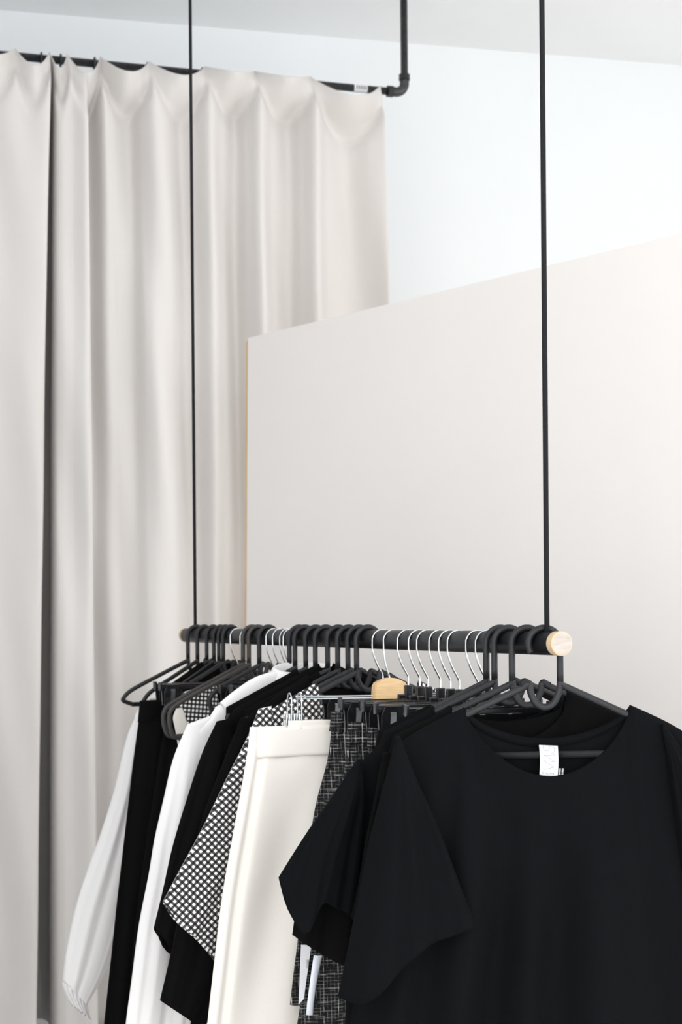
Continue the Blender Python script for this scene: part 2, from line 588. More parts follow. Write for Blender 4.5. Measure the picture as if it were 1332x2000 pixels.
# ------------------------------------------------------------------ hanging rod
BN = at_depth(1098, 1257, 2.40)
BF = at_depth(362, 1240, 4.20)
BF.z = BN.z
bdir = (BF - BN).normalized()                # from the near end to the far end
BR = 0.019
BYAW = math.atan2(bdir.x * -1, bdir.y)       # hangers square to the rod have this yaw
rail = thing('clothes_rail', 'black painted round rod hung level on two black cords', 'clothes rail', tuple(BN),
             math.atan2(bdir.y, bdir.x))
BL = (BF - BN).length
bm = bmesh.new()
add_tube(bm, [(0.016, 0, 0), (BL - 0.016, 0, 0)], BR, 32)
link('rod', bm, M['rod'], rail)
for k in (0, 1):
    bm = bmesh.new()
    x0, x1 = (0.0, 0.0165) if k == 0 else (BL, BL - 0.0165)
    sgn = 1 if k == 0 else -1
    add_tube(bm, [(x0, 0, 0), (x0 + sgn * 0.0012, 0, 0), (x1, 0, 0)], [BR - 0.0016, BR + 0.0002, BR + 0.0002], 32)
    for f in bm.faces:
        if abs(f.normal.x) > 0.9 or f.calc_center_median().x * sgn < (x0 + sgn * 0.0004) * sgn:
            f.material_index = 1
    o = link('end_cap', bm, [M['endside'], M['endgrain']], rail)
    o['label'] = 'bare wood rod end'
    md = o.modifiers.new('e', 'EDGE_SPLIT')
    md.split_angle = 0.7


def rod_point(x):
    """point of the rod axis seen at frame column x"""
    y = 1257 - (1098 - x) * 17 / 736
    r = ray(x, y)
    den = bdir.x - r.x / r.y * bdir.y
    s = (r.x / r.y * BN.y - BN.x) / den
    return BN + bdir * s


for nm, x, lab in (('suspension_cord', 1068.5, 'black cord holding the near end of the rod, crossing the partition'),
                   ('suspension_cord', 381.5, 'black cord holding the far end of the rod, crossing the curtain')):
    p = rod_point(x)
    bm = bmesh.new()
    add_tube(bm, [(0, 0, CEIL - p.z), (0, 0, BR - 0.003)], 0.0043, 12)
    o = link(nm, bm, M['cord'], loc=p)
    tag(o, lab, 'cord', 'hanging cords')


# ------------------------------------------------------------------ frames that hang from the rod
class Frame:
    """u runs along a hanger to the right, n towards the viewer, z up, origin on the rod axis"""
    def __init__(self, x, yaw):
        self.o = rod_point(x)
        self.yaw = math.radians(yaw)
        self.u = Vector((math.cos(self.yaw), math.sin(self.yaw), 0))
        self.n = Vector((math.sin(self.yaw), -math.cos(self.yaw), 0))

    def px(self, x, y, n0=0.0):
        r = ray(x, y)
        o = Vector((0, 0, CAMZ))
        t = (self.o + self.n * n0 - o).dot(self.n) / r.dot(self.n)
        q = o + r * t - self.o
        return q.dot(self.u), q.z


HANG_U, HANG_S, BASE_Z = 0.205, 0.455, -0.066


def build_plastic(flip, cross=-0.178, e=HANG_U):
    """three bmeshes: hook, shoulder frame, crossbar"""
    k = -1 if flip else 1
    r = 0.0056
    hk = bmesh.new()
    rc = BR + r + 0.0008
    pts = arc(0, -0.001, rc, -0.55, PI, 20)
    pts = [(-p[0] * -1, p[1], p[2]) for p in pts]
    pts += [(-rc, 0, -0.02), (-rc, 0, -0.045), (-rc, 0, BASE_Z + 0.004)]
    pts = [(p[0] * k, p[1], p[2]) for p in pts]
    add_tube(hk, pts, r, 12, up=(0, 1, 0), squash=0.85)
    fb = bmesh.new()
    ze = BASE_Z - HANG_S * (e - rc)
    lf = [(-rc, 0, BASE_Z), (-0.11, 0, BASE_Z - HANG_S * (0.11 - rc)), (-e + 0.02, 0, ze + 0.008), (-e - 0.004, 0, ze - 0.012),
          (-e - 0.006, 0, (ze + cross) / 2 - 0.004), (-e + 0.004, 0, cross + 0.006), (-e + 0.022, 0, cross)]
    u_ = [(rc, 0, BASE_Z), (rc - 0.003, 0, BASE_Z - 0.014), (rc * 0.55, 0, BASE_Z - 0.030), (0, 0, BASE_Z - 0.036),
          (-rc * 0.55, 0, BASE_Z - 0.030), (-rc + 0.002, 0, BASE_Z - 0.012)]
    rt = [(-p[0], p[1], p[2]) for p in lf]
    left = smooth_path(lf, 7)
    right = smooth_path(rt, 7)
    um = smooth_path([rt[1]] + [(rc + 0.012, 0, BASE_Z - 0.004)] + u_ + [(-rc, 0, BASE_Z + 0.006)], 7)
    um = um[7:]
    for pth in (left, right, um):
        add_tube(fb, [(p[0] * k, p[1], p[2]) for p in pth], r, 12, up=(0, 1, 0), squash=0.85)
    cb = bmesh.new()
    add_tube(cb, [((-e + 0.018) * k, 0, cross), ((e - 0.018) * k, 0, cross)], r * 1.08, 12, up=(0, 1, 0), squash=0.6)
    return hk, fb, cb


protos = {}


def plastic_hanger(fr_, label, flip=False, cross=-0.178, m='plastic', group=None, e=HANG_U):
    key = (flip, cross, m, e)
    t = thing('clothes_hanger', label, 'hanger', tuple(fr_.o), fr_.yaw, group)
    if key not in protos:
        hk, fb, cb = build_plastic(flip, cross, e)
        protos[key] = [link('hook', hk, M[m], t), link('shoulder_frame', fb, M[m], t), link('crossbar', cb, M[m], t)]
    else:
        for ch in protos[key]:
            c = ch.copy()
            C.objects.link(c)
            c.parent = t
    return t


def hook_path(drop, bx=0.0):
    rc = BR + 0.0024
    p = arc(0, -0.002, rc, -0.25, PI * 0.97, 18)
    p = [Vector(q) for q in p]
    tail = smooth_path([p[-2], p[-1], (-rc * 0.97, 0, -0.022), (-rc * 0.62 + bx * 0.5, 0, -0.045), (-0.003 + bx, 0, -0.064), (bx, 0, -0.072), (bx, 0, drop)], 6)
    return p[:-2] + tail


def build_clip(cu):
    """one spring clip centred on u = cu: plates, spring"""
    pl = bmesh.new()
    for sy in (-1, 1):
        # arched plate, a little open at the top
        prof_ = [(-0.0195, -0.160), (-0.0205, -0.126), (-0.0150, -0.112), (0.0150, -0.112), (0.0205, -0.126), (0.0195, -0.160)]
        a = [pl.verts.new((cu + p[0], sy * (0.0045 + (0.158 + p[1]) * 0.13), p[1])) for p in prof_]
        b = [pl.verts.new((cu + p[0], sy * (0.0045 + (0.158 + p[1]) * 0.13 + 0.003), p[1])) for p in prof_]
        pl.faces.new(a)
        pl.faces.new(b[::-1])
        for i in range(len(a)):
            pl.faces.new((a[i], b[i], b[(i + 1) % len(a)], a[(i + 1) % len(a)]))
        # raised rim
        add_tube(pl, [(cu + p[0], sy * (0.0075 + (0.158 + p[1]) * 0.13), p[1]) for p in prof_], 0.0014, 6)
    bmesh.ops.recalc_face_normals(pl, faces=pl.faces)
    sp = bmesh.new()
    pth = smooth_path([(cu, -0.0095, -0.150), (cu, -0.0125, -0.136), (cu, -0.0135, -0.124), (cu, -0.004, -0.114), (cu, 0.004, -0.114),
                       (cu, 0.0135, -0.124), (cu, 0.0095, -0.150)], 5)
    for i in range(len(pth) - 1):
        pass
    g = [[sp.verts.new(p + Vector((w, 0, 0))) for w in (-0.0052, 0.0052)] for p in pth]
    for i in range(len(g) - 1):
        sp.faces.new((g[i][0], g[i][1], g[i + 1][1], g[i + 1][0]))
    bmesh.ops.solidify(sp, geom=sp.faces[:], thickness=0.0012)
    return pl, sp


clip_protos = {}


def clip_hanger(fr_, label, cu=0.115, group=None):
    t = thing('clip_hanger', label, 'hanger', tuple(fr_.o), fr_.yaw, group)
    key = cu
    if key not in clip_protos:
        bm = bmesh.new()
        add_tube(bm, hook_path(-0.092), 0.0019, 10, up=(0, 1, 0))
        hk = link('hook', bm, M['chrome'], t)
        hk['label'] = 'chrome wire hook'
        bm = bmesh.new()
        L_ = cu + 0.028
        add_box(bm, (0, 0, -0.118), (2 * L_, 0.006, 0.010), 0.0015)
        add_box(bm, (0, 0, -0.1115), (2 * L_, 0.009, 0.003), 0.0010)
        add_box(bm, (0, 0, -0.100), (0.016, 0.010, 0.030), 0.002)
        for s in (-1, 1):
            add_box(bm, (s * 0.012, 0, -0.108), (0.020, 0.007, 0.012), 0.002)
            add_box(bm, (s * L_, 0, -0.115), (0.006, 0.012, 0.020), 0.0015)
        br = link('bar', bm, M['clip'], t, smooth=False)
        chs = [(hk, None), (br, None)]
        for s in (-1, 1):
            pl_, sp_ = build_clip(s * cu)
            c = link('clip', pl_, M['clip'], t, smooth=False)
            sp_o = link('spring', sp_, M['silver'], c)
            sp_o['label'] = 'silver clip spring'
            chs.append((c, sp_o))
        clip_protos[key] = chs
    else:
        for ch, sub in clip_protos[key]:
            c = ch.copy()
            C.objects.link(c)
            c.parent = t
            if sub is not None:
                d = sub.copy()
                C.objects.link(d)
                d.parent = c
    return t


def wood_hanger(fr_, label, span=0.205, clips=True):
    BX = -0.010
    t = thing('clamp_hanger', label, 'hanger', tuple(fr_.o), fr_.yaw)
    bm = bmesh.new()
    add_tube(bm, hook_path(-0.080, BX), 0.0019, 10, up=(0, 1, 0))
    o = link('hook', bm, M['chrome'], t)
    o['label'] = 'chrome wire hook'
    bm = bmesh.new()
    # block with an arched top and slightly splayed foot
    n = 12
    prof_ = [(-0.034, -0.121), (0.034, -0.121), (0.031, -0.084)]
    prof_ += [(0.031 - 0.062 * k / n, -0.084 + 0.011 * math.sin(PI * k / n)) for k in range(1, n)]
    prof_ += [(-0.031, -0.084)]
    a = [bm.verts.new((p[0] * 1.06 + BX, -0.011, p[1])) for p in prof_]
    b = [bm.verts.new((p[0] * 1.06 + BX, 0.011, p[1])) for p in prof_]
    bm.faces.new(a)
    bm.faces.new(b[::-1])
    for i in range(len(a)):
        bm.faces.new((a[i], b[i], b[(i + 1) % len(a)], a[(i + 1) % len(a)]))
    bmesh.ops.recalc_face_normals(bm, faces=bm.faces)
    bmesh.ops.bevel(bm, geom=[e for e in bm.edges if e.calc_face_angle(0) > 1.0], offset=0.0025, segments=2, affect='EDGES')
    link('wood_block', bm, M['block'], t, smooth=False)['label'] = 'pale beech wood block'
    for s in (-1, 1):
        bm = bmesh.new()
        for dz in (0, 0.0042):
            add_tube(bm, [(s * 0.034 + BX, 0, -0.111 + dz), (s * (span - 0.006), 0, -0.109 + dz)], 0.0016, 8)
        link('wire_arm', bm, M['chrome'], t)
        if clips:
            bm = bmesh.new()
            loop = [(s * (span + 0.008), y, z) for y, z in
                    [(-0.012, -0.160), (-0.013, -0.12), (-0.010, -0.104), (0, -0.098), (0.010, -0.104), (0.013, -0.12), (0.012, -0.160)]]
            loop2 = [(s * (span - 0.012), p[1], p[2]) for p in loop]
            for lp in (loop, loop2):
                add_tube(bm, smooth_path(lp, 5), 0.0015, 8)
            for y in (-0.0085, 0.0085):
                for k in range(7):
                    add_box(bm, (s * (span - 0.014 + 0.005 * k), y, -0.150), (0.0042, 0.004, 0.026), 0.0008)
            link('clip', bm, M['chrome'], t)['label'] = 'ribbed chrome clip'
    return t


# ------------------------------------------------------------------ cloth builders
def cr(vals, t):
    """Catmull-Rom through a list of tuples, t in 0..1"""
    n = len(vals) - 1
    x = min(max(t, 0), 1) * n
    i = min(int(x), n - 1)
    f = x - i
    b, c = vals[i], vals[i + 1]
    a = vals[i - 1] if i > 0 else tuple(2 * p - q for p, q in zip(b, c))
    d = vals[i + 2] if i + 2 <= n else tuple(2 * q - p for p, q in zip(b, c))
    return tuple(0.5 * (2 * b_ + (c_ - a_) * f + (2 * a_ - 5 * b_ + 4 * c_ - d_) * f * f + (3 * b_ - a_ - 3 * c_ + d_) * f ** 3)
                 for a_, b_, c_, d_ in zip(a, b, c, d))


def fold_fn(seed, amp, freqs=(2.2, 4.5, 7.5), tilt=1.0, top=0.15):
    r = random.Random(seed)
    ws = [(f * r.uniform(.8, 1.2), r.uniform(0, 6.28), r.uniform(-1, 1) * tilt, amp / (1 + 0.5 * i)) for i, f in enumerate(freqs)]
    def f(s, v):
        k = smoothstep(0.0, top + 0.25, v)
        return sum(a * math.sin(2 * PI * fr_ * s + ph + tl * v * 3) for fr_, ph, tl, a in ws) * k
    return f


def grid_mesh(bm, rows, uv_rows=None, close=False):
    uvl = bm.loops.layers.uv.verify()
    R_ = len(rows)
    N_ = len(rows[0])
    for j in range(R_ - 1):
        for i in range(N_ if close else N_ - 1):
            i2 = (i + 1) % N_
            vs = (rows[j][i], rows[j][i2], rows[j + 1][i2], rows[j + 1][i])
            if len(set(vs)) < 3:
                continue
            try:
                f = bm.faces.new(vs)
            except ValueError:
                continue
            if uv_rows:
                iu = i + 1 if close else i2
                us = (uv_rows[j][i], uv_rows[j][iu], uv_rows[j + 1][iu], uv_rows[j + 1][i])
                for l, w in zip(f.loops, us):
                    l[uvl].uv = w


def loft(name, fr_, left, right, m, parent, n0=0.0, th=0.02, folds=None, hem=None, nr=44, ns=26, cap=True, thin_top=True,
         nfun=None, uvs=1.0, mirror=False, bulge=2.0, thick=0.0014, uvrot=0.0, local=False):
    """flattened tube whose side edges follow two outlines (frame pixels, seen on the hanger's own plane)"""
    if local:
        L_, R_ = left, right
    else:
        L_ = [fr_.px(x, y, n0) for x, y in left]
        R_ = [fr_.px(x, y, n0) for x, y in right]
    bm = bmesh.new()
    rows, uvr = [], []
    wid = max(math.hypot(a[0] - b[0], a[1] - b[1]) for a, b in zip(L_, R_))
    ln = sum(math.hypot(L_[i + 1][0] - L_[i][0], L_[i + 1][1] - L_[i][1]) for i in range(len(L_) - 1))
    cu, su = math.cos(uvrot), math.sin(uvrot)
    sg = -1 if mirror else 1
    for j in range(nr + 1):
        v = j / nr
        a, b = cr(L_, v), cr(R_, v)
        w = math.hypot(a[0] - b[0], a[1] - b[1])
        tv = th * (smoothstep(-0.05, 0.22, v) if thin_top else 1.0) * min(1.0, 0.25 + w / (wid * 0.6))
        tv = max(tv, 0.004)
        tv = min(tv, max(0.004, w * 0.45))
        nn = n0 + (nfun(v) if nfun else 0.0)
        row, uvrow = [], []
        for i in range(2 * ns):
            front = i < ns
            s = (i + 0.5) / ns if front else (2 * ns - i - 0.5) / ns
            s = 0.5 - 0.5 * math.cos(PI * s)
            u = a[0] + (b[0] - a[0]) * s
            z = a[1] + (b[1] - a[1]) * s
            q = max(0.0, 1 - abs(2 * s - 1) ** bulge) ** 0.5
            d = tv * q * (1 if front else -1)
            if folds:
                d += folds(s, v) * min(1.0, w / (wid * 0.5))
            if hem:
                z -= hem(s, front) * smoothstep(0.55, 1.0, v)
            row.append(bm.verts.new((sg * u, -(nn + d), z)))
            uu, vv = u * (1 if front else -1), z
            uvrow.append((uu * cu - vv * su, uu * su + vv * cu))
        rows.append(row)
        uvrow.append(uvrow[0])
        uvr.append(uvrow)
    grid_mesh(bm, rows, uvr, close=True)
    if cap:
        try:
            bm.faces.new(rows[0])
        except ValueError:
            pass
    bmesh.ops.recalc_face_normals(bm, faces=bm.faces)
    o = link(name, bm, m, parent)
    if thick:
        so_ = o.modifiers.new('cloth', 'SOLIDIFY')
        so_.thickness = thick
        so_.offset = -1
    return o


def top_body(fr_, m, parent, nw, zn, us, zs, fdrop, bdrop, hemz, hw, th=0.028, seed=1, amp=0.006, uc=0.0, name='body', nf=0.024,
             fit=True, foldk=(2.2, 4.5, 7.5), uvrot=0.0):
    """a pullover body: front and back panels joined over the shoulders and down the sides.
    nw, zn: neck point; us, zs: shoulder end; hw: half width at the hem"""
    cols = []
    n1, n2 = 14, 34
    for k in range(n1):
        cols.append(-1 + (1 - nw / us) * k / n1)
    for k in range(n2 + 1):
        cols.append(-nw / us + 2 * nw / us * k / n2)
    for k in range(1, n1 + 1):
        cols.append(nw / us + (1 - nw / us) * k / n1)
    ff_ = fold_fn(seed, amp, foldk, 0.6)
    fb_ = fold_fn(seed + 50, amp, foldk, 0.6)
    nrow = 56
    bm = bmesh.new()
    sh = {}
    for face in (1, -1):
        rows, uvr = [], []
        for j in range(nrow + 1):
            v = (j / nrow) ** 1.5
            row, uvrow = [], []
            for i, c in enumerate(cols):
                u0 = c * us
                a = abs(u0)
                if a >= nw - 1e-6:
                    zt = zn + (zs - zn) * (a - nw) / (us - nw)
                    zt -= 0.012 * ((a - nw) / (us - nw)) ** 4
                    if fit and abs(uc + u0) < 0.222:
                        zt = max(zt, BASE_Z - HANG_S * (abs(uc + u0) - 0.0263) + 0.0085)
                    shoulder = True
                else:
                    dr = fdrop if face > 0 else bdrop
                    zt = zn - dr * (1 - (a / nw) ** 1.9) ** 0.72
                    shoulder = False
                ub = c * hw
                z = zt + (hemz - zt) * v
                u = u0 + (ub - u0) * smoothstep(0, 1, v * 1.4)
                prof_ = max(0.0, 1 - abs(c) ** 5) ** 0.5
                d = th * (1.0 if face > 0 else 0.42) * prof_ * smoothstep(-0.02, 0.35, v)
                if shoulder:
                    d = max(d, 0.0105 * (1 - math.exp(-(v * (zt - hemz)) / 0.006)) * prof_ ** 0.5) if v > 0 else 0.0
                else:
                    k = 1 - (a / nw) ** 2
                    d0 = (nf if face > 0 else 0.010) * k ** 0.7
                    d = max(d, d0 * math.exp(-v * 3.0) + d * (1 - math.exp(-v * 3.0)))
                d *= face
                d += (ff_ if face > 0 else fb_)(c * 0.5 + 0.5, v) * prof_ * (1.0 if face > 0 else 0.35)
                key = (i, j)
                if (j == 0 and shoulder) or abs(c) > 0.9999:
                    if key not in sh:
                        sh[key] = bm.verts.new((uc + u, -d if abs(c) < 0.9999 else 0.0, z))
                    row.append(sh[key])
                else:
                    row.append(bm.verts.new((uc + u, -d, z)))
                uvrow.append((u * face * math.cos(uvrot) - z * math.sin(uvrot), u * face * math.sin(uvrot) + z * math.cos(uvrot)))
            rows.append(row)
            uvr.append(uvrow)
        grid_mesh(bm, rows, uvr)
    bmesh.ops.recalc_face_normals(bm, faces=bm.faces)
    o = link(name, bm, m, parent)
    so_ = o.modifiers.new('cloth', 'SOLIDIFY')
    so_.thickness = 0.0016
    so_.offset = 0
    return o


def neck_binding(fr_, parent, m, nw, zn, drop, face, nf, w=0.012, uc=0.0, name='neck_facing'):
    """stitched band that runs along a neckline edge"""
    bm = bmesh.new()
    rows = [[], []]
    N_ = 40
    for k in range(N_ + 1):
        x = -1 + 2 * k / N_
        a = min(abs(x), 0.9999)
        z = zn - drop * (1 - a ** 1.9) ** 0.72
        d = nf * (1 - a * a) ** 0.7
        n_ = d * face + (0.0022 if face < 0 else -0.0022)
        # inside of the garment
        rows[0].append(bm.verts.new((uc + x * nw, -n_, z + 0.0010)))
        rows[1].append(bm.verts.new((uc + x * nw * 0.97, -n_, z - w)))
    for i in range(N_):
        bm.faces.new((rows[0][i], rows[0][i + 1], rows[1][i + 1], rows[1][i]))
    o = link(name, bm, m, parent)
    so_ = o.modifiers.new('cloth', 'SOLIDIFY')
    so_.thickness = 0.0014
    so_.offset = 0
    return o


def garment(name, label, cat, fr_, group=None):
    return thing(name, label, cat, tuple(fr_.o), fr_.yaw, group)


# ------------------------------------------------------------------ hanger positions (hook columns, near end first)
def off(x, r=0.0255):
    """column of the rod axis for a hook whose left side is seen at column x"""
    d = 2.40 * 1714 / (x + 20 + 617)
    return x + r * F / d * 0.96


H1 = Frame(1063, 6)
H2 = Frame(off(1000), 9)
H3 = Frame(off(965), 13)
H4 = Frame(off(949), 15)
plastic_hanger(H1, 'black plastic hanger nearest the wooden rod end, showing its whole curved collar notch', flip=True)
plastic_hanger(H2, 'black plastic hanger whose hook is second from the near rod end', group='black hangers at the near end')
plastic_hanger(H3, 'black plastic hanger whose hook is third from the near rod end', group='black hangers at the near end')
plastic_hanger(H4, 'black plastic hanger touching the last chrome hooks, fourth from the near rod end', group='black hangers at the near end')

# nearest black top ----------------------------------------------------
def L(fr_, x, y, n=0.0):
    return fr_.px(x, y, n)


g = garment('t_shirt', 'black round neck top with white neck label, nearest on the rod', 'top', H1)
nl, nr_ = L(H1, 906, 1376), L(H1, 1231, 1384)
uc = (nl[0] + nr_[0]) / 2
nw = (nr_[0] - nl[0]) / 2
zn = (nl[1] + nr_[1]) / 2
sl = L(H1, 772, 1446)
us = uc - sl[0]
zs = sl[1]
top_body(H1, M['black'], g, nw, zn, us, zs, 0.110, 0.052, -0.93, 0.33, 0.040, 5, 0.018, uc, nf=0.022, foldk=(2.2, 4.6, 8.0))
neck_binding(H1, g, M['black'], nw, zn, 0.052, -1, 0.010, 0.014, uc, 'back_neck_facing')
neck_binding(H1, g, M['black'], nw, zn, 0.110, 1, 0.022, 0.010, uc, 'front_neck_facing')
loft('sleeve', H1, [(773, 1438), (752, 1520), (722, 1630), (700, 1735), (680, 1830), (656, 1938)],
     [(781, 1438), (812, 1520), (848, 1604), (880, 1690), (900, 1745), (919, 1794)], M["black"], g, n0=0.034, th=0.024, nfun=lambda v: 0.036 * v,
     folds=fold_fn(11, 0.006, (1.5, 3.0, 5.5), 0.8), hem=lambda s, f: 0.030 * math.sin(s * 6.283) * (1 - s) + (0.0 if f else -0.012 * math.sin(PI * s)), bulge=2.4)
loft('sleeve', H1, [(1291, 1416), (1306, 1500), (1318, 1620), (1328, 1750), (1336, 1870)],
     [(1296, 1412), (1345, 1490), (1390, 1610), (1430, 1740), (1462, 1850)], M['black'], g, n0=0.016, th=0.024,
     folds=fold_fn(12, 0.006, (1.5, 3.0, 5.5), 0.8), bulge=2.4)
# seam lines at the armholes
bm = bmesh.new()
# neck label ---------------------------------------------------------------
lab = bmesh.new()
q = [L(H1, 1049.5, 1454), L(H1, 1085.5, 1455.5), L(H1, 1086, 1520), L(H1, 1050, 1513)]
NR = 10
rows, uvr = [], []
for j in range(NR + 1):
    v = j / NR
    a = (q[0][0] + (q[3][0] - q[0][0]) * v, q[0][1] + (q[3][1] - q[0][1]) * v)
    b = (q[1][0] + (q[2][0] - q[1][0]) * v, q[1][1] + (q[2][1] - q[1][1]) * v)
    row = []
    for i in range(7):
        s = i / 6
        bow = 0.0012 * math.sin(3 * v + s * 2)
        row.append(lab.verts.new((a[0] + (b[0] - a[0]) * s + 0.0008 * math.sin(4 * v), -(0.0105 + bow + 0.004 * v), a[1] + (b[1] - a[1]) * s)))
    rows.append(row)
grid_mesh(lab, rows)
lo_ = link('neck_label', lab, M['label'], g)
lo_['label'] = 'white woven label with thin grey lettering'
so_ = lo_.modifiers.new('cloth', 'SOLIDIFY')
so_.thickness = 0.0008


def label_pt(cx, cy, e=0.0):
    """a point on the neck label, from the enlarged view of it (1332 px over 120 px of frame)"""
    x, y = 1020 + cx / 11.1, 1430 + cy / 11.1
    p = L(H1, x, y)
    v = (y - 1454) / 62.0
    s = (x - 1050) / 36.0
    bow = 0.0012 * math.sin(3 * v + s * 2)
    return Vector((p[0] + 0.0008 * math.sin(4 * v), -(0.0105 + bow + 0.004 * v + 0.0007 + e), p[1]))


pr_ = bmesh.new()
strokes = [
    [(440, 262), (415, 285), (405, 320), (412, 352), (430, 378)],
    [(430, 378), (470, 392), (505, 385), (530, 350), (545, 315), (570, 294), (610, 292), (640, 318), (650, 360), (640, 410), (600, 440), (580, 446)],
    [(650, 480), (560, 488), (420, 488)], [(420, 488), (530, 548), (650, 618)], [(650, 630), (530, 612), (410, 600)],
    [(410, 610), (530, 670), (640, 742)], [(640, 742), (530, 768), (405, 790)],
]
for st in strokes:
    pts = [label_pt(*p) for p in st]
    add_tube(pr_, smooth_path(pts, 4) if len(pts) > 3 else pts, 0.00042, 6)
for k in range(10):
    x = 400 + 27 * k
    add_tube(pr_, [label_pt(x, 845 + 2 * k), label_pt(x + 2, 885 + 2 * k)], 0.0004, 6)
    if k % 2 == 0:
        add_tube(pr_, [label_pt(x, 847 + 2 * k), label_pt(x + 14, 849 + 2 * k)], 0.0003, 6)
link('lettering', pr_, M['ink'], lo_)
# small black size tab
sz = bmesh.new()
q = [label_pt(735, 735, -0.001), label_pt(890, 742, -0.001), label_pt(890, 950, -0.001), label_pt(735, 950, -0.001)]
sz.faces.new([sz.verts.new(p) for p in q])
so2 = link('size_tab', sz, M['black_soft'], g, smooth=False)
so2['label'] = 'small black tab with white script'
m_ = so2.modifiers.new('cloth', 'SOLIDIFY')
m_.thickness = 0.0008
wr = bmesh.new()
for x0 in (770, 830):
    for k in range(5):
        y = 775 + 29 * k
        add_tube(wr, [label_pt(x0 - 18, y + 10), label_pt(x0 - 4, y - 4), label_pt(x0 + 6, y + 12), label_pt(x0 + 20, y)], 0.0005, 6)
    add_tube(wr, [label_pt(x0 + 12, 770), label_pt(x0 - 6, 905)], 0.0004, 6)
link('lettering', wr, M['label'], so2)


def simple_top(fr_, nm, label, m, neck, shoulder, fdrop, bdrop, hemz, hw, th, seed, sl_l, sl_r, sn=0.02, sth=0.022, nf=0.015,
               hem=None, amp=0.005, cat='top', group=None, uc=0.0, mirror=True, uvrot=0.0, sname='sleeve', sfold=0.005, bulge=2.2):
    g_ = garment(nm, label, cat, fr_, group)
    a = fr_.px(*neck)
    b = fr_.px(*shoulder)
    top_body(fr_, m, g_, uc - a[0], a[1], uc - b[0], b[1], fdrop, bdrop, hemz, hw, th, seed, amp, uc, nf=nf, uvrot=uvrot)
    if sl_l:
        for mi in ((False, True) if mirror else (False,)):
            loft(sname, fr_, sl_l, sl_r, m, g_, n0=sn, th=sth, folds=fold_fn(seed + 7, sfold, (1.5, 3.0, 5.5), 0.8), hem=hem, mirror=mi,
                 uvrot=uvrot, bulge=bulge)
    return g_


simple_top(H2, 't_shirt', 'black top on the second hanger, pressed behind the labelled black top', M['black_soft'],
           (878, 1378), (752, 1462), 0.06, 0.028, -0.86, 0.27, 0.016, 21,
           [(748, 1470), (733, 1540), (712, 1640), (697, 1730), (683, 1790)], [(762, 1468), (800, 1560), (815, 1660), (820, 1760), (815, 1840)],
           sn=0.012, sth=0.014, hem=lambda s, f: 0.012 * math.sin(7 * s), group='black tops at the near end', mirror=False, uc=-0.032)
simple_top(H3, 't_shirt', 'black top whose wide left sleeve sticks out furthest over the cream trousers', M['black'],
           (845, 1379), (698, 1482), 0.07, 0.03, -0.86, 0.26, 0.014, 31,
           [(697, 1484), (640, 1568), (600, 1626), (567, 1678), (545, 1714)], [(706, 1482), (712, 1560), (705, 1640), (698, 1720), (690, 1790)],
           sn=0.022, sth=0.020, hem=lambda s, f: 0.068 * math.sin(PI * min(1, s / 0.55)) * (1 if f else 0.9), group='black tops at the near end', mirror=False, uc=-0.025)
simple_top(H4, 't_shirt', 'black top hidden behind the wide sleeved black top, its cuff showing below that sleeve', M['black_soft'],
           (840, 1386), (712, 1490), 0.05, 0.012, -0.84, 0.24, 0.007, 41,
           [(704, 1500), (660, 1600), (610, 1700), (580, 1780), (572, 1826)], [(716, 1498), (730, 1600), (735, 1700), (735, 1800), (730, 1895)],
           sn=0.006, sth=0.012, hem=lambda s, f: 0.012 * math.sin(PI * s), group='black tops at the near end', mirror=False)

# clip hangers and tweed trousers ------------------------------------------
ordn = ['first', 'second', 'third', 'fourth', 'fifth', 'sixth', 'seventh', 'eighth', 'ninth', 'tenth']
clipx = [928, 909, 873, 856, 837, 813, 797, 775]
clip_f = []
for i, x in enumerate(clipx):
    f_ = Frame(off(x, 0.022), 16 + i * 0.6)
    clip_f.append(f_)
    clip_hanger(f_, 'chrome hooked black clip hanger, %s of eight counting from the near black hangers' % ordn[i],
                [0.118, 0.105, 0.128, 0.112, 0.120, 0.104, 0.126, 0.110][i], group='chrome hooked clip hangers')


def hung_trousers(fr_, nm, label, m, left, right, th, seed, amp=0.004, cat='trousers', band_h=None, n0=0.0, group=None, gather=False, bulge=4.0,
                  uvs=1.0, split=True):
    """waistband + a draped lower part"""
    g_ = garment(nm, label, cat, fr_, group)
    fold = fold_fn(seed, amp, (2.0, 3.6, 6.2), 0.7, top=0.05)
    if gather:
        r = random.Random(seed)
        base = fold
        fold = lambda s, v: base(s, v) + 0.0035 * math.sin(2 * PI * 9 * s + 2 * math.sin(9 * s)) * (1 - smoothstep(0.05, 0.30, v))
    loft('legs', fr_, left, right, m, g_, n0=n0, th=th, folds=fold, nr=60, ns=34, thin_top=True, bulge=bulge, uvs=uvs)
    if band_h:
        a, b = [fr_.px(*p, n0) for p in left[:2]], [fr_.px(*p, n0) for p in right[:2]]
        la, ra_ = a[0], b[0]
        t = band_h / max(0.01, la[1] - a[1][1])
        lb = (la[0] + (a[1][0] - la[0]) * t, la[1] - band_h)
        rb_ = (ra_[0] + (b[1][0] - ra_[0]) * t, ra_[1] - band_h)
        loft('waistband', fr_, [(la[0] - .003, la[1] + .003), (lb[0] - .003, lb[1])], [(ra_[0] + .003, ra_[1] + .003), (rb_[0] + .003, rb_[1])],
             m, g_, n0=n0, th=0.0105, folds=(lambda s, v: 0.0035 * math.sin(2 * PI * 9 * s)) if gather else (lambda s, v: 0.0015 * math.sin(9 * s + 1)),
             nr=8, ns=34, thin_top=False, bulge=6.0, local=True, uvs=uvs)
    return g_


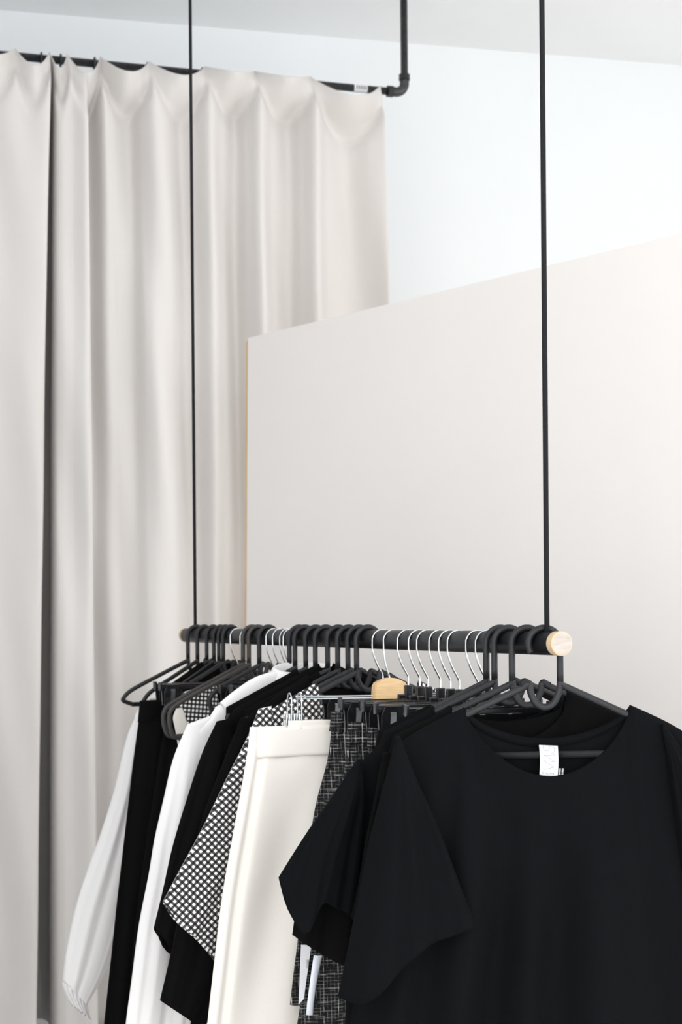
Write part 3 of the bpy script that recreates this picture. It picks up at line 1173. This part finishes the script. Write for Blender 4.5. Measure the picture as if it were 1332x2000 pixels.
hung_trousers(clip_f[7], 'tweed_trousers', 'black and white tweed trousers touching the cream pair, hem showing', M['tweed'],
              [(650, 1392), (640, 1480), (615, 1580), (598, 1700), (584, 1820), (574, 1900), (567, 1963)],
              [(762, 1402), (765, 1480), (760, 1580), (750, 1700), (740, 1820), (735, 1900), (730, 1975)], 0.014, 61, group='tweed trousers on clip hangers',
              gather=True, band_h=0.034)
hung_trousers(clip_f[5], 'tweed_trousers', 'black and white tweed trousers with the glossy white swing card, running below the frame', M['tweed'],
              [(683, 1413), (672, 1500), (652, 1600), (630, 1720), (608, 1840), (590, 1940), (574, 2040), (560, 2140)],
              [(800, 1420), (806, 1500), (806, 1600), (800, 1720), (790, 1840), (780, 1940), (770, 2040), (760, 2140)], 0.016, 62,
              group='tweed trousers on clip hangers', gather=True, band_h=0.034)
hung_trousers(clip_f[3], 'tweed_trousers', 'black and white tweed trousers closest to the black tops, only the waistband corner showing', M['tweed'],
              [(722, 1424), (718, 1500), (712, 1600), (700, 1720), (690, 1900), (685, 2040)],
              [(850, 1430), (855, 1500), (855, 1600), (850, 1720), (845, 1900), (840, 2040)], 0.014, 63, group='tweed trousers on clip hangers',
              gather=True, band_h=0.034)

# swing tags on the tweed trousers
f_ = clip_f[5]
t = garment('swing_tag', 'narrow matt grey white card tag with a thin letter N between the tweed trousers', 'tag', f_, 'swing tags on tweed trousers')
bm = bmesh.new()
n_ = 0.012
q = [f_.px(588, 1845, n_), f_.px(606, 1845, n_), f_.px(592, 1950, n_), f_.px(583, 1962, n_)]
vs = []
for (a, d) in zip(q, (0.0, 0.006, 0.004, 0.0)):
    vs.append(bm.verts.new((a[0], -(n_ + d), a[1])))
bm.faces.new(vs)
o = link('card', bm, M['paper'], t, smooth=False)
so_ = o.modifiers.new('card', 'SOLIDIFY')
so_.thickness = 0.001
bm = bmesh.new()
z = [f_.px(597.5, 1890, n_), f_.px(597, 1872, n_), f_.px(600.5, 1888, n_), f_.px(600.5, 1873, n_)]
add_tube(bm, [(p[0], -(n_ + 0.0066), p[1]) for p in z], 0.0004, 6)
link('letter', bm, M['ink'], o)
t = garment('swing_tag', 'glossy white folded swing card hanging in front of the second tweed trousers', 'tag', f_, 'swing tags on tweed trousers')
bm = bmesh.new()
n_ = 0.030
pth = [(617, 1866), (612, 1895), (607, 1930), (603, 1960), (601, 1982)]
wd_ = [8, 7, 6, 6, 6]
rows = []
for (x, y), w in zip(pth, wd_):
    r_ = []
    for k in range(5):
        a = f_.px(x + w * (k - 1) / 2.0, y, n_)
        r_.append(bm.verts.new((a[0], -(n_ + 0.003 * math.sin(PI * k / 4)), a[1])))
    rows.append(r_)
grid_mesh(bm, rows)
o = link('card', bm, M['pouch'], t)
so_ = o.modifiers.new('card', 'SOLIDIFY')
so_.thickness = 0.001

# wooden clamp hangers, cream trousers -------------------------------------
WH1 = Frame(off(748, 0.022), 20)
WH2 = Frame(off(726, 0.022), 21)
wood_hanger(WH1, 'chrome hanger with pale wood block in the middle, clipped to the cream trousers', 0.205)
clip_hanger(WH2, 'chrome hook hanger tucked behind the pale wood block, only its hook and bar showing', 0.10)
g = garment('cream_trousers', 'cream trousers with wide waistband beside the gingham top', 'trousers', WH1)
tl = [(488, 1420), (482, 1470), (466, 1560), (448, 1660), (431, 1760), (416, 1880), (402, 2000), (385, 2160)]
tr = [(700, 1412), (700, 1470), (696, 1560), (690, 1660), (680, 1760), (670, 1880), (660, 2000), (650, 2160)]


def cream_fold(s, v):
    # pressed crease near the left third, soft rolls elsewhere
    c = abs(s - 0.10) / 0.03
    k = -0.010 * math.exp(-c * c)
    k += 0.008 * math.sin(2 * PI * 1.6 * s + 0.4 + v) * smoothstep(0, 0.4, v)
    return k * smoothstep(0.0, 0.08, v) + 0.002 * math.sin(14 * s + 9 * v)


loft('legs', WH1, tl, tr, M['cream'], g, n0=0.0, th=0.020, folds=cream_fold, nr=70, ns=44, bulge=4.0)
wl = [(490, 1419), (489, 1440), (486, 1458)]
wr_ = [(702, 1411), (702, 1436), (702, 1466)]
wl2 = [(500, 1424), (500, 1450), (501, 1480)]
wr2 = [(703, 1411), (703, 1440), (703, 1468)]
loft('waistband', WH1, wl2, wr2, M['cream'], g, n0=0.006, th=0.015, folds=lambda s, v: 0.002 * math.sin(8 * s + 2), nr=10, ns=40, thin_top=False, bulge=5.0)
loft('waistband_tab', WH1, [(556, 1407), (556, 1414), (556, 1422)], [(648, 1406), (648, 1413), (648, 1420)], M['cream'], g, n0=0.0, th=0.0195,
     nr=6, ns=24, thin_top=False, bulge=5.0)

# eight black hangers left of the wooden hangers -----------------------------
midx = [695, 678, 658, 638, 614, 595, 574, 563]
mid_f = []
for i, x in enumerate(midx):
    f_ = Frame(off(x), 23 + i * 1.2)
    mid_f.append(f_)
    plastic_hanger(f_, 'black plastic hanger, %s of the eight in a row counting left from the wooden block' % ordn[i], group='black hangers in the middle run')

GF = mid_f[0]
g = simple_top(GF, 'checked_blouse', 'black and white gingham top showing its shoulder and sleeve beside cream trousers', M['gingham'],
               (618, 1334), (497, 1402), 0.135, 0.11, -0.72, 0.23, 0.018, 71, None, None, uvrot=0.75)
loft('sleeve', GF, [(506, 1386), (484, 1440), (447, 1512), (398, 1612), (350, 1702), (319, 1762)],
     [(530, 1380), (530, 1470), (515, 1580), (490, 1700), (455, 1800), (420, 1880)], M['gingham'], g, n0=0.012, th=0.022,
     folds=lambda s, v: 0.010 * math.exp(-((s - 0.62) / 0.10) ** 2) * smoothstep(0.2, 0.4, v) * -1 + 0.004 * math.sin(9 * s + 3 * v),
     hem=lambda s, f: 0.006 * math.sin(6 * s), uvrot=0.80)
J1 = mid_f[2]
g = simple_top(J1, 'black_jacket', 'black jacket directly behind the gingham top, its long cuff lowest', M['black_soft'],
               (600, 1318), (462, 1412), 0.07, 0.03, -0.80, 0.24, 0.018, 81,
               [(470, 1402), (440, 1480), (395, 1600), (360, 1740), (335, 1860), (314, 1955)],
               [(500, 1400), (505, 1500), (500, 1640), (480, 1790), (450, 1910), (400, 2012)], sn=0.018, sth=0.022, cat='jacket',
               group='black jackets behind the gingham top', mirror=True)
J2 = mid_f[4]
g = simple_top(J2, 'black_jacket', 'black jacket touching the white shirt, its cuff ending higher', M['black_soft'],
               (622, 1301), (412, 1428), 0.05, 0.004, -0.78, 0.25, 0.018, 91,
               [(424, 1410), (398, 1470), (372, 1550), (342, 1650), (322, 1740), (305, 1812)],
               [(450, 1405), (460, 1500), (455, 1600), (430, 1700), (400, 1800), (350, 1872)], sn=0.020, sth=0.022, cat='jacket',
               group='black jackets behind the gingham top', mirror=True, hem=lambda s, f: 0.014 * math.sin(PI * s))
for k, lb in ((1, 'black top between the gingham top and the black jackets, only its shoulder ridge showing'),
              (3, 'black top between the two black jackets, only its flat neckline showing'),
              (5, 'black top between the higher cuffed jacket and the white shirt')):
    f_ = mid_f[k]
    g_ = garment('pullover', lb, 'top', f_)
    top_body(f_, M['black_soft'], g_, *((0.10, -0.098) if k == 1 else (0.048, -0.066)), 0.215, -0.162, 0.05, 0.004, -0.70, 0.21, 0.010, 100 + k, 0.003)

WS = mid_f[6]
g = garment('white_shirt', 'white shirt with turned collar between black trousers and black jackets', 'shirt', WS)
a = WS.px(545, 1312)
b = WS.px(352, 1436)
top_body(WS, M['white'], g, -a[0], a[1], -b[0], b[1], 0.05, 0.02, -0.86, 0.27, 0.016, 111, 0.003)
loft('sleeve', WS, [(366, 1415), (340, 1480), (322, 1560), (304, 1640), (292, 1710), (272, 1810), (257, 1920), (246, 2000), (238, 2090)],
     [(420, 1395), (425, 1480), (420, 1560), (412, 1640), (402, 1710), (392, 1810), (382, 1920), (370, 2000), (360, 2090)], M['white'], g, n0=0.002, th=0.024,
     folds=fold_fn(113, 0.006, (1.5, 3.0, 5.0), 0.8), nr=60)
# turned collar, shoulder yoke
def collar(fr_, m, parent, uc_, zc, ru, rn, h, flare, a0, a1, tilt=0.0):
    bm_ = bmesh.new()
    rows_ = []
    prof_ = [(0.0, -h * 0.55), (0.002, 0.0), (0.006, h * 0.30), (0.012, h * 0.28), (0.012 + flare * 0.5, -h * 0.2), (0.012 + flare, -h * 0.75)]
    prof_ = [(p.x, p.y) for p in smooth_path([(p[0], p[1], 0) for p in prof_], 4)]
    N_ = 36
    for k in range(N_ + 1):
        t_ = a0 + (a1 - a0) * k / N_
        row_ = []
        for (d_, z_) in prof_:
            row_.append(bm_.verts.new((uc_ + (ru + d_) * math.cos(t_), -((rn + d_) * math.sin(t_)), zc + z_ - tilt * math.sin(t_))))
        rows_.append(row_)
    grid_mesh(bm_, rows_)
    o_ = link('collar', bm_, m, parent)
    s_ = o_.modifiers.new('cloth', 'SOLIDIFY')
    s_.thickness = 0.0016
    return o_


cc = WS.px(572, 1322)
collar(WS, M['white'], g, 0.0, cc[1] + 0.004, 0.066, 0.026, 0.042, 0.016, PI * 0.62, PI * 2.38, 0.012)
loft('yoke', WS, [(545, 1308), (500, 1322), (462, 1346), (430, 1372)], [(560, 1330), (520, 1352), (485, 1380), (450, 1410)], M['white'], g, n0=0.006, th=0.009,
     nr=20, ns=20, thin_top=False, bulge=3.0)

# chrome hooks left of that run, three black hangers, two more chrome hooks ---
cl2 = [551, 544, 530, 517]
for i, x in enumerate(cl2):
    f_ = Frame(off(x, 0.022), 33 + i)
    clip_hanger(f_, 'chrome hooked clip hanger behind the white collar, %s of four counting left' % ordn[i], 0.118 if i % 2 else 0.105,
                group='clip hangers behind the white collar')
bl3 = [504, 484, 473]
bl_f = []
for i, x in enumerate(bl3):
    f_ = Frame(off(x), 33 - i)
    bl_f.append(f_)
    if i == 0:
        plastic_hanger(f_, 'black plastic hanger just left of the four bunched chrome hooks', e=0.150)
    else:
        plastic_hanger(f_, 'dark hanger with deep rounded end loop in front of gingham, %s' % ['', 'the right of two', 'the left of two'][i],
                       cross=-0.232, m='brown', e=0.229, group='pair of deep loop hangers')
cl3 = [468, 448]
cl3_f = []
for i, x in enumerate(cl3):
    f_ = Frame(off(x, 0.022), 27 + 6 * i)
    cl3_f.append(f_)
    clip_hanger(f_, 'chrome hooked clip hanger, %s of the pair among black far hangers' % ['right', 'left'][i], 0.20,
                group='pair of clip hangers in the far third')
far = [432, 422, 412, 398, 381, 366]
far_f = []
for i, x in enumerate(far):
    f_ = Frame(off(x), [44, 50, 52, 53, 48, 30][i])
    far_f.append(f_)
    plastic_hanger(f_, 'black plastic hanger, %s of six counting from the far rod end' % ordn[5 - i], group='black hangers at the far end')

# garments of the far third ---------------------------------------------------
TR1, TR2 = cl3_f[1], cl3_f[0]
hung_trousers(TR1, 'black_trousers', 'black trousers with flat waistband beside the white blouse', M['black_soft'],
              [(275, 1371), (270, 1420), (258, 1520), (244, 1640), (230, 1760), (217, 1880), (204, 2000), (190, 2120)],
              [(392, 1366), (394, 1420), (392, 1520), (385, 1640), (375, 1760), (365, 1880), (355, 2000), (345, 2120)], 0.016, 131, 0.004,
              band_h=0.048, group='black trousers in the far third')
hung_trousers(TR2, 'black_trousers', 'black trousers between the flat waistband pair and white shirt', M['black_soft'],
              [(326, 1402), (315, 1450), (302, 1540), (286, 1650), (270, 1770), (258, 1890), (250, 2000), (240, 2120)],
              [(430, 1398), (432, 1450), (430, 1540), (424, 1650), (415, 1770), (405, 1890), (395, 2000), (385, 2120)], 0.018, 132, 0.005,
              group='black trousers in the far third')
# gingham garment on the loop hanger
GL = bl_f[2]
g = garment('gingham_blouse', 'small piece of black and white gingham blouse under the dark loop ended hanger', 'blouse', GL)
loft('shoulder_piece', GL, [(358, 1352), (350, 1366), (346, 1388), (347, 1420), (354, 1470)], [(422, 1332), (424, 1350), (428, 1380), (430, 1420), (436, 1470)],
     M['gingham'], g, n0=-0.016, th=0.008, nr=26, ns=20, uvrot=0.1)
loft('lining', GL, [(344, 1384), (338, 1402), (342, 1424), (350, 1470)], [(356, 1382), (362, 1400), (368, 1424), (372, 1470)],
     M['cream'], g, n0=-0.008, th=0.004, nr=16, ns=14)['label'] = 'pale lining inside the hanger loop'
for k, lb in ((1, 'black pullover among the far black hangers, nearer the chrome hook pair'), (3, 'black pullover among the far black hangers, nearer the white blouse')):
    f_ = far_f[k]
    g_ = garment('pullover', lb, 'top', f_)
    top_body(f_, M['black_soft'], g_, 0.046, -0.066, 0.213, -0.155, 0.05, 0.004, -0.62, 0.20, 0.009, 150 + k, 0.002)
# white blouse, farthest
WB = far_f[5]
g = garment('white_blouse', 'white blouse with gathered long cuffs, farthest on the rod', 'blouse', WB)
a = WB.px(292, 1366)
b = WB.px(264, 1388)
top_body(WB, M['white'], g, -a[0], a[1], -b[0], b[1], 0.035, -0.012, -0.86, 0.24, 0.02, 141, 0.004, fit=False)
for mi in (False, True):
    loft('sleeve', WB, [(272, 1384), (249, 1440), (226, 1540), (198, 1630), (176, 1690), (150, 1770), (131, 1860), (124, 1920)],
         [(296, 1390), (286, 1460), (278, 1560), (266, 1650), (254, 1730), (236, 1810), (205, 1900), (168, 1965)], M['white'], g, n0=0.02, th=0.034,
         folds=fold_fn(143, 0.0035, (2.0, 4.0, 7.0), 0.5), nr=60, mirror=mi)
    loft('cuff', WB, [(123, 1918), (126, 1932), (140, 1962)], [(168, 1960), (170, 1975), (176, 1992)], M['white'], g, n0=0.02, th=0.028,
         folds=lambda s, v: 0.004 * math.sin(40 * s), nr=10, ns=30, thin_top=False, mirror=mi)
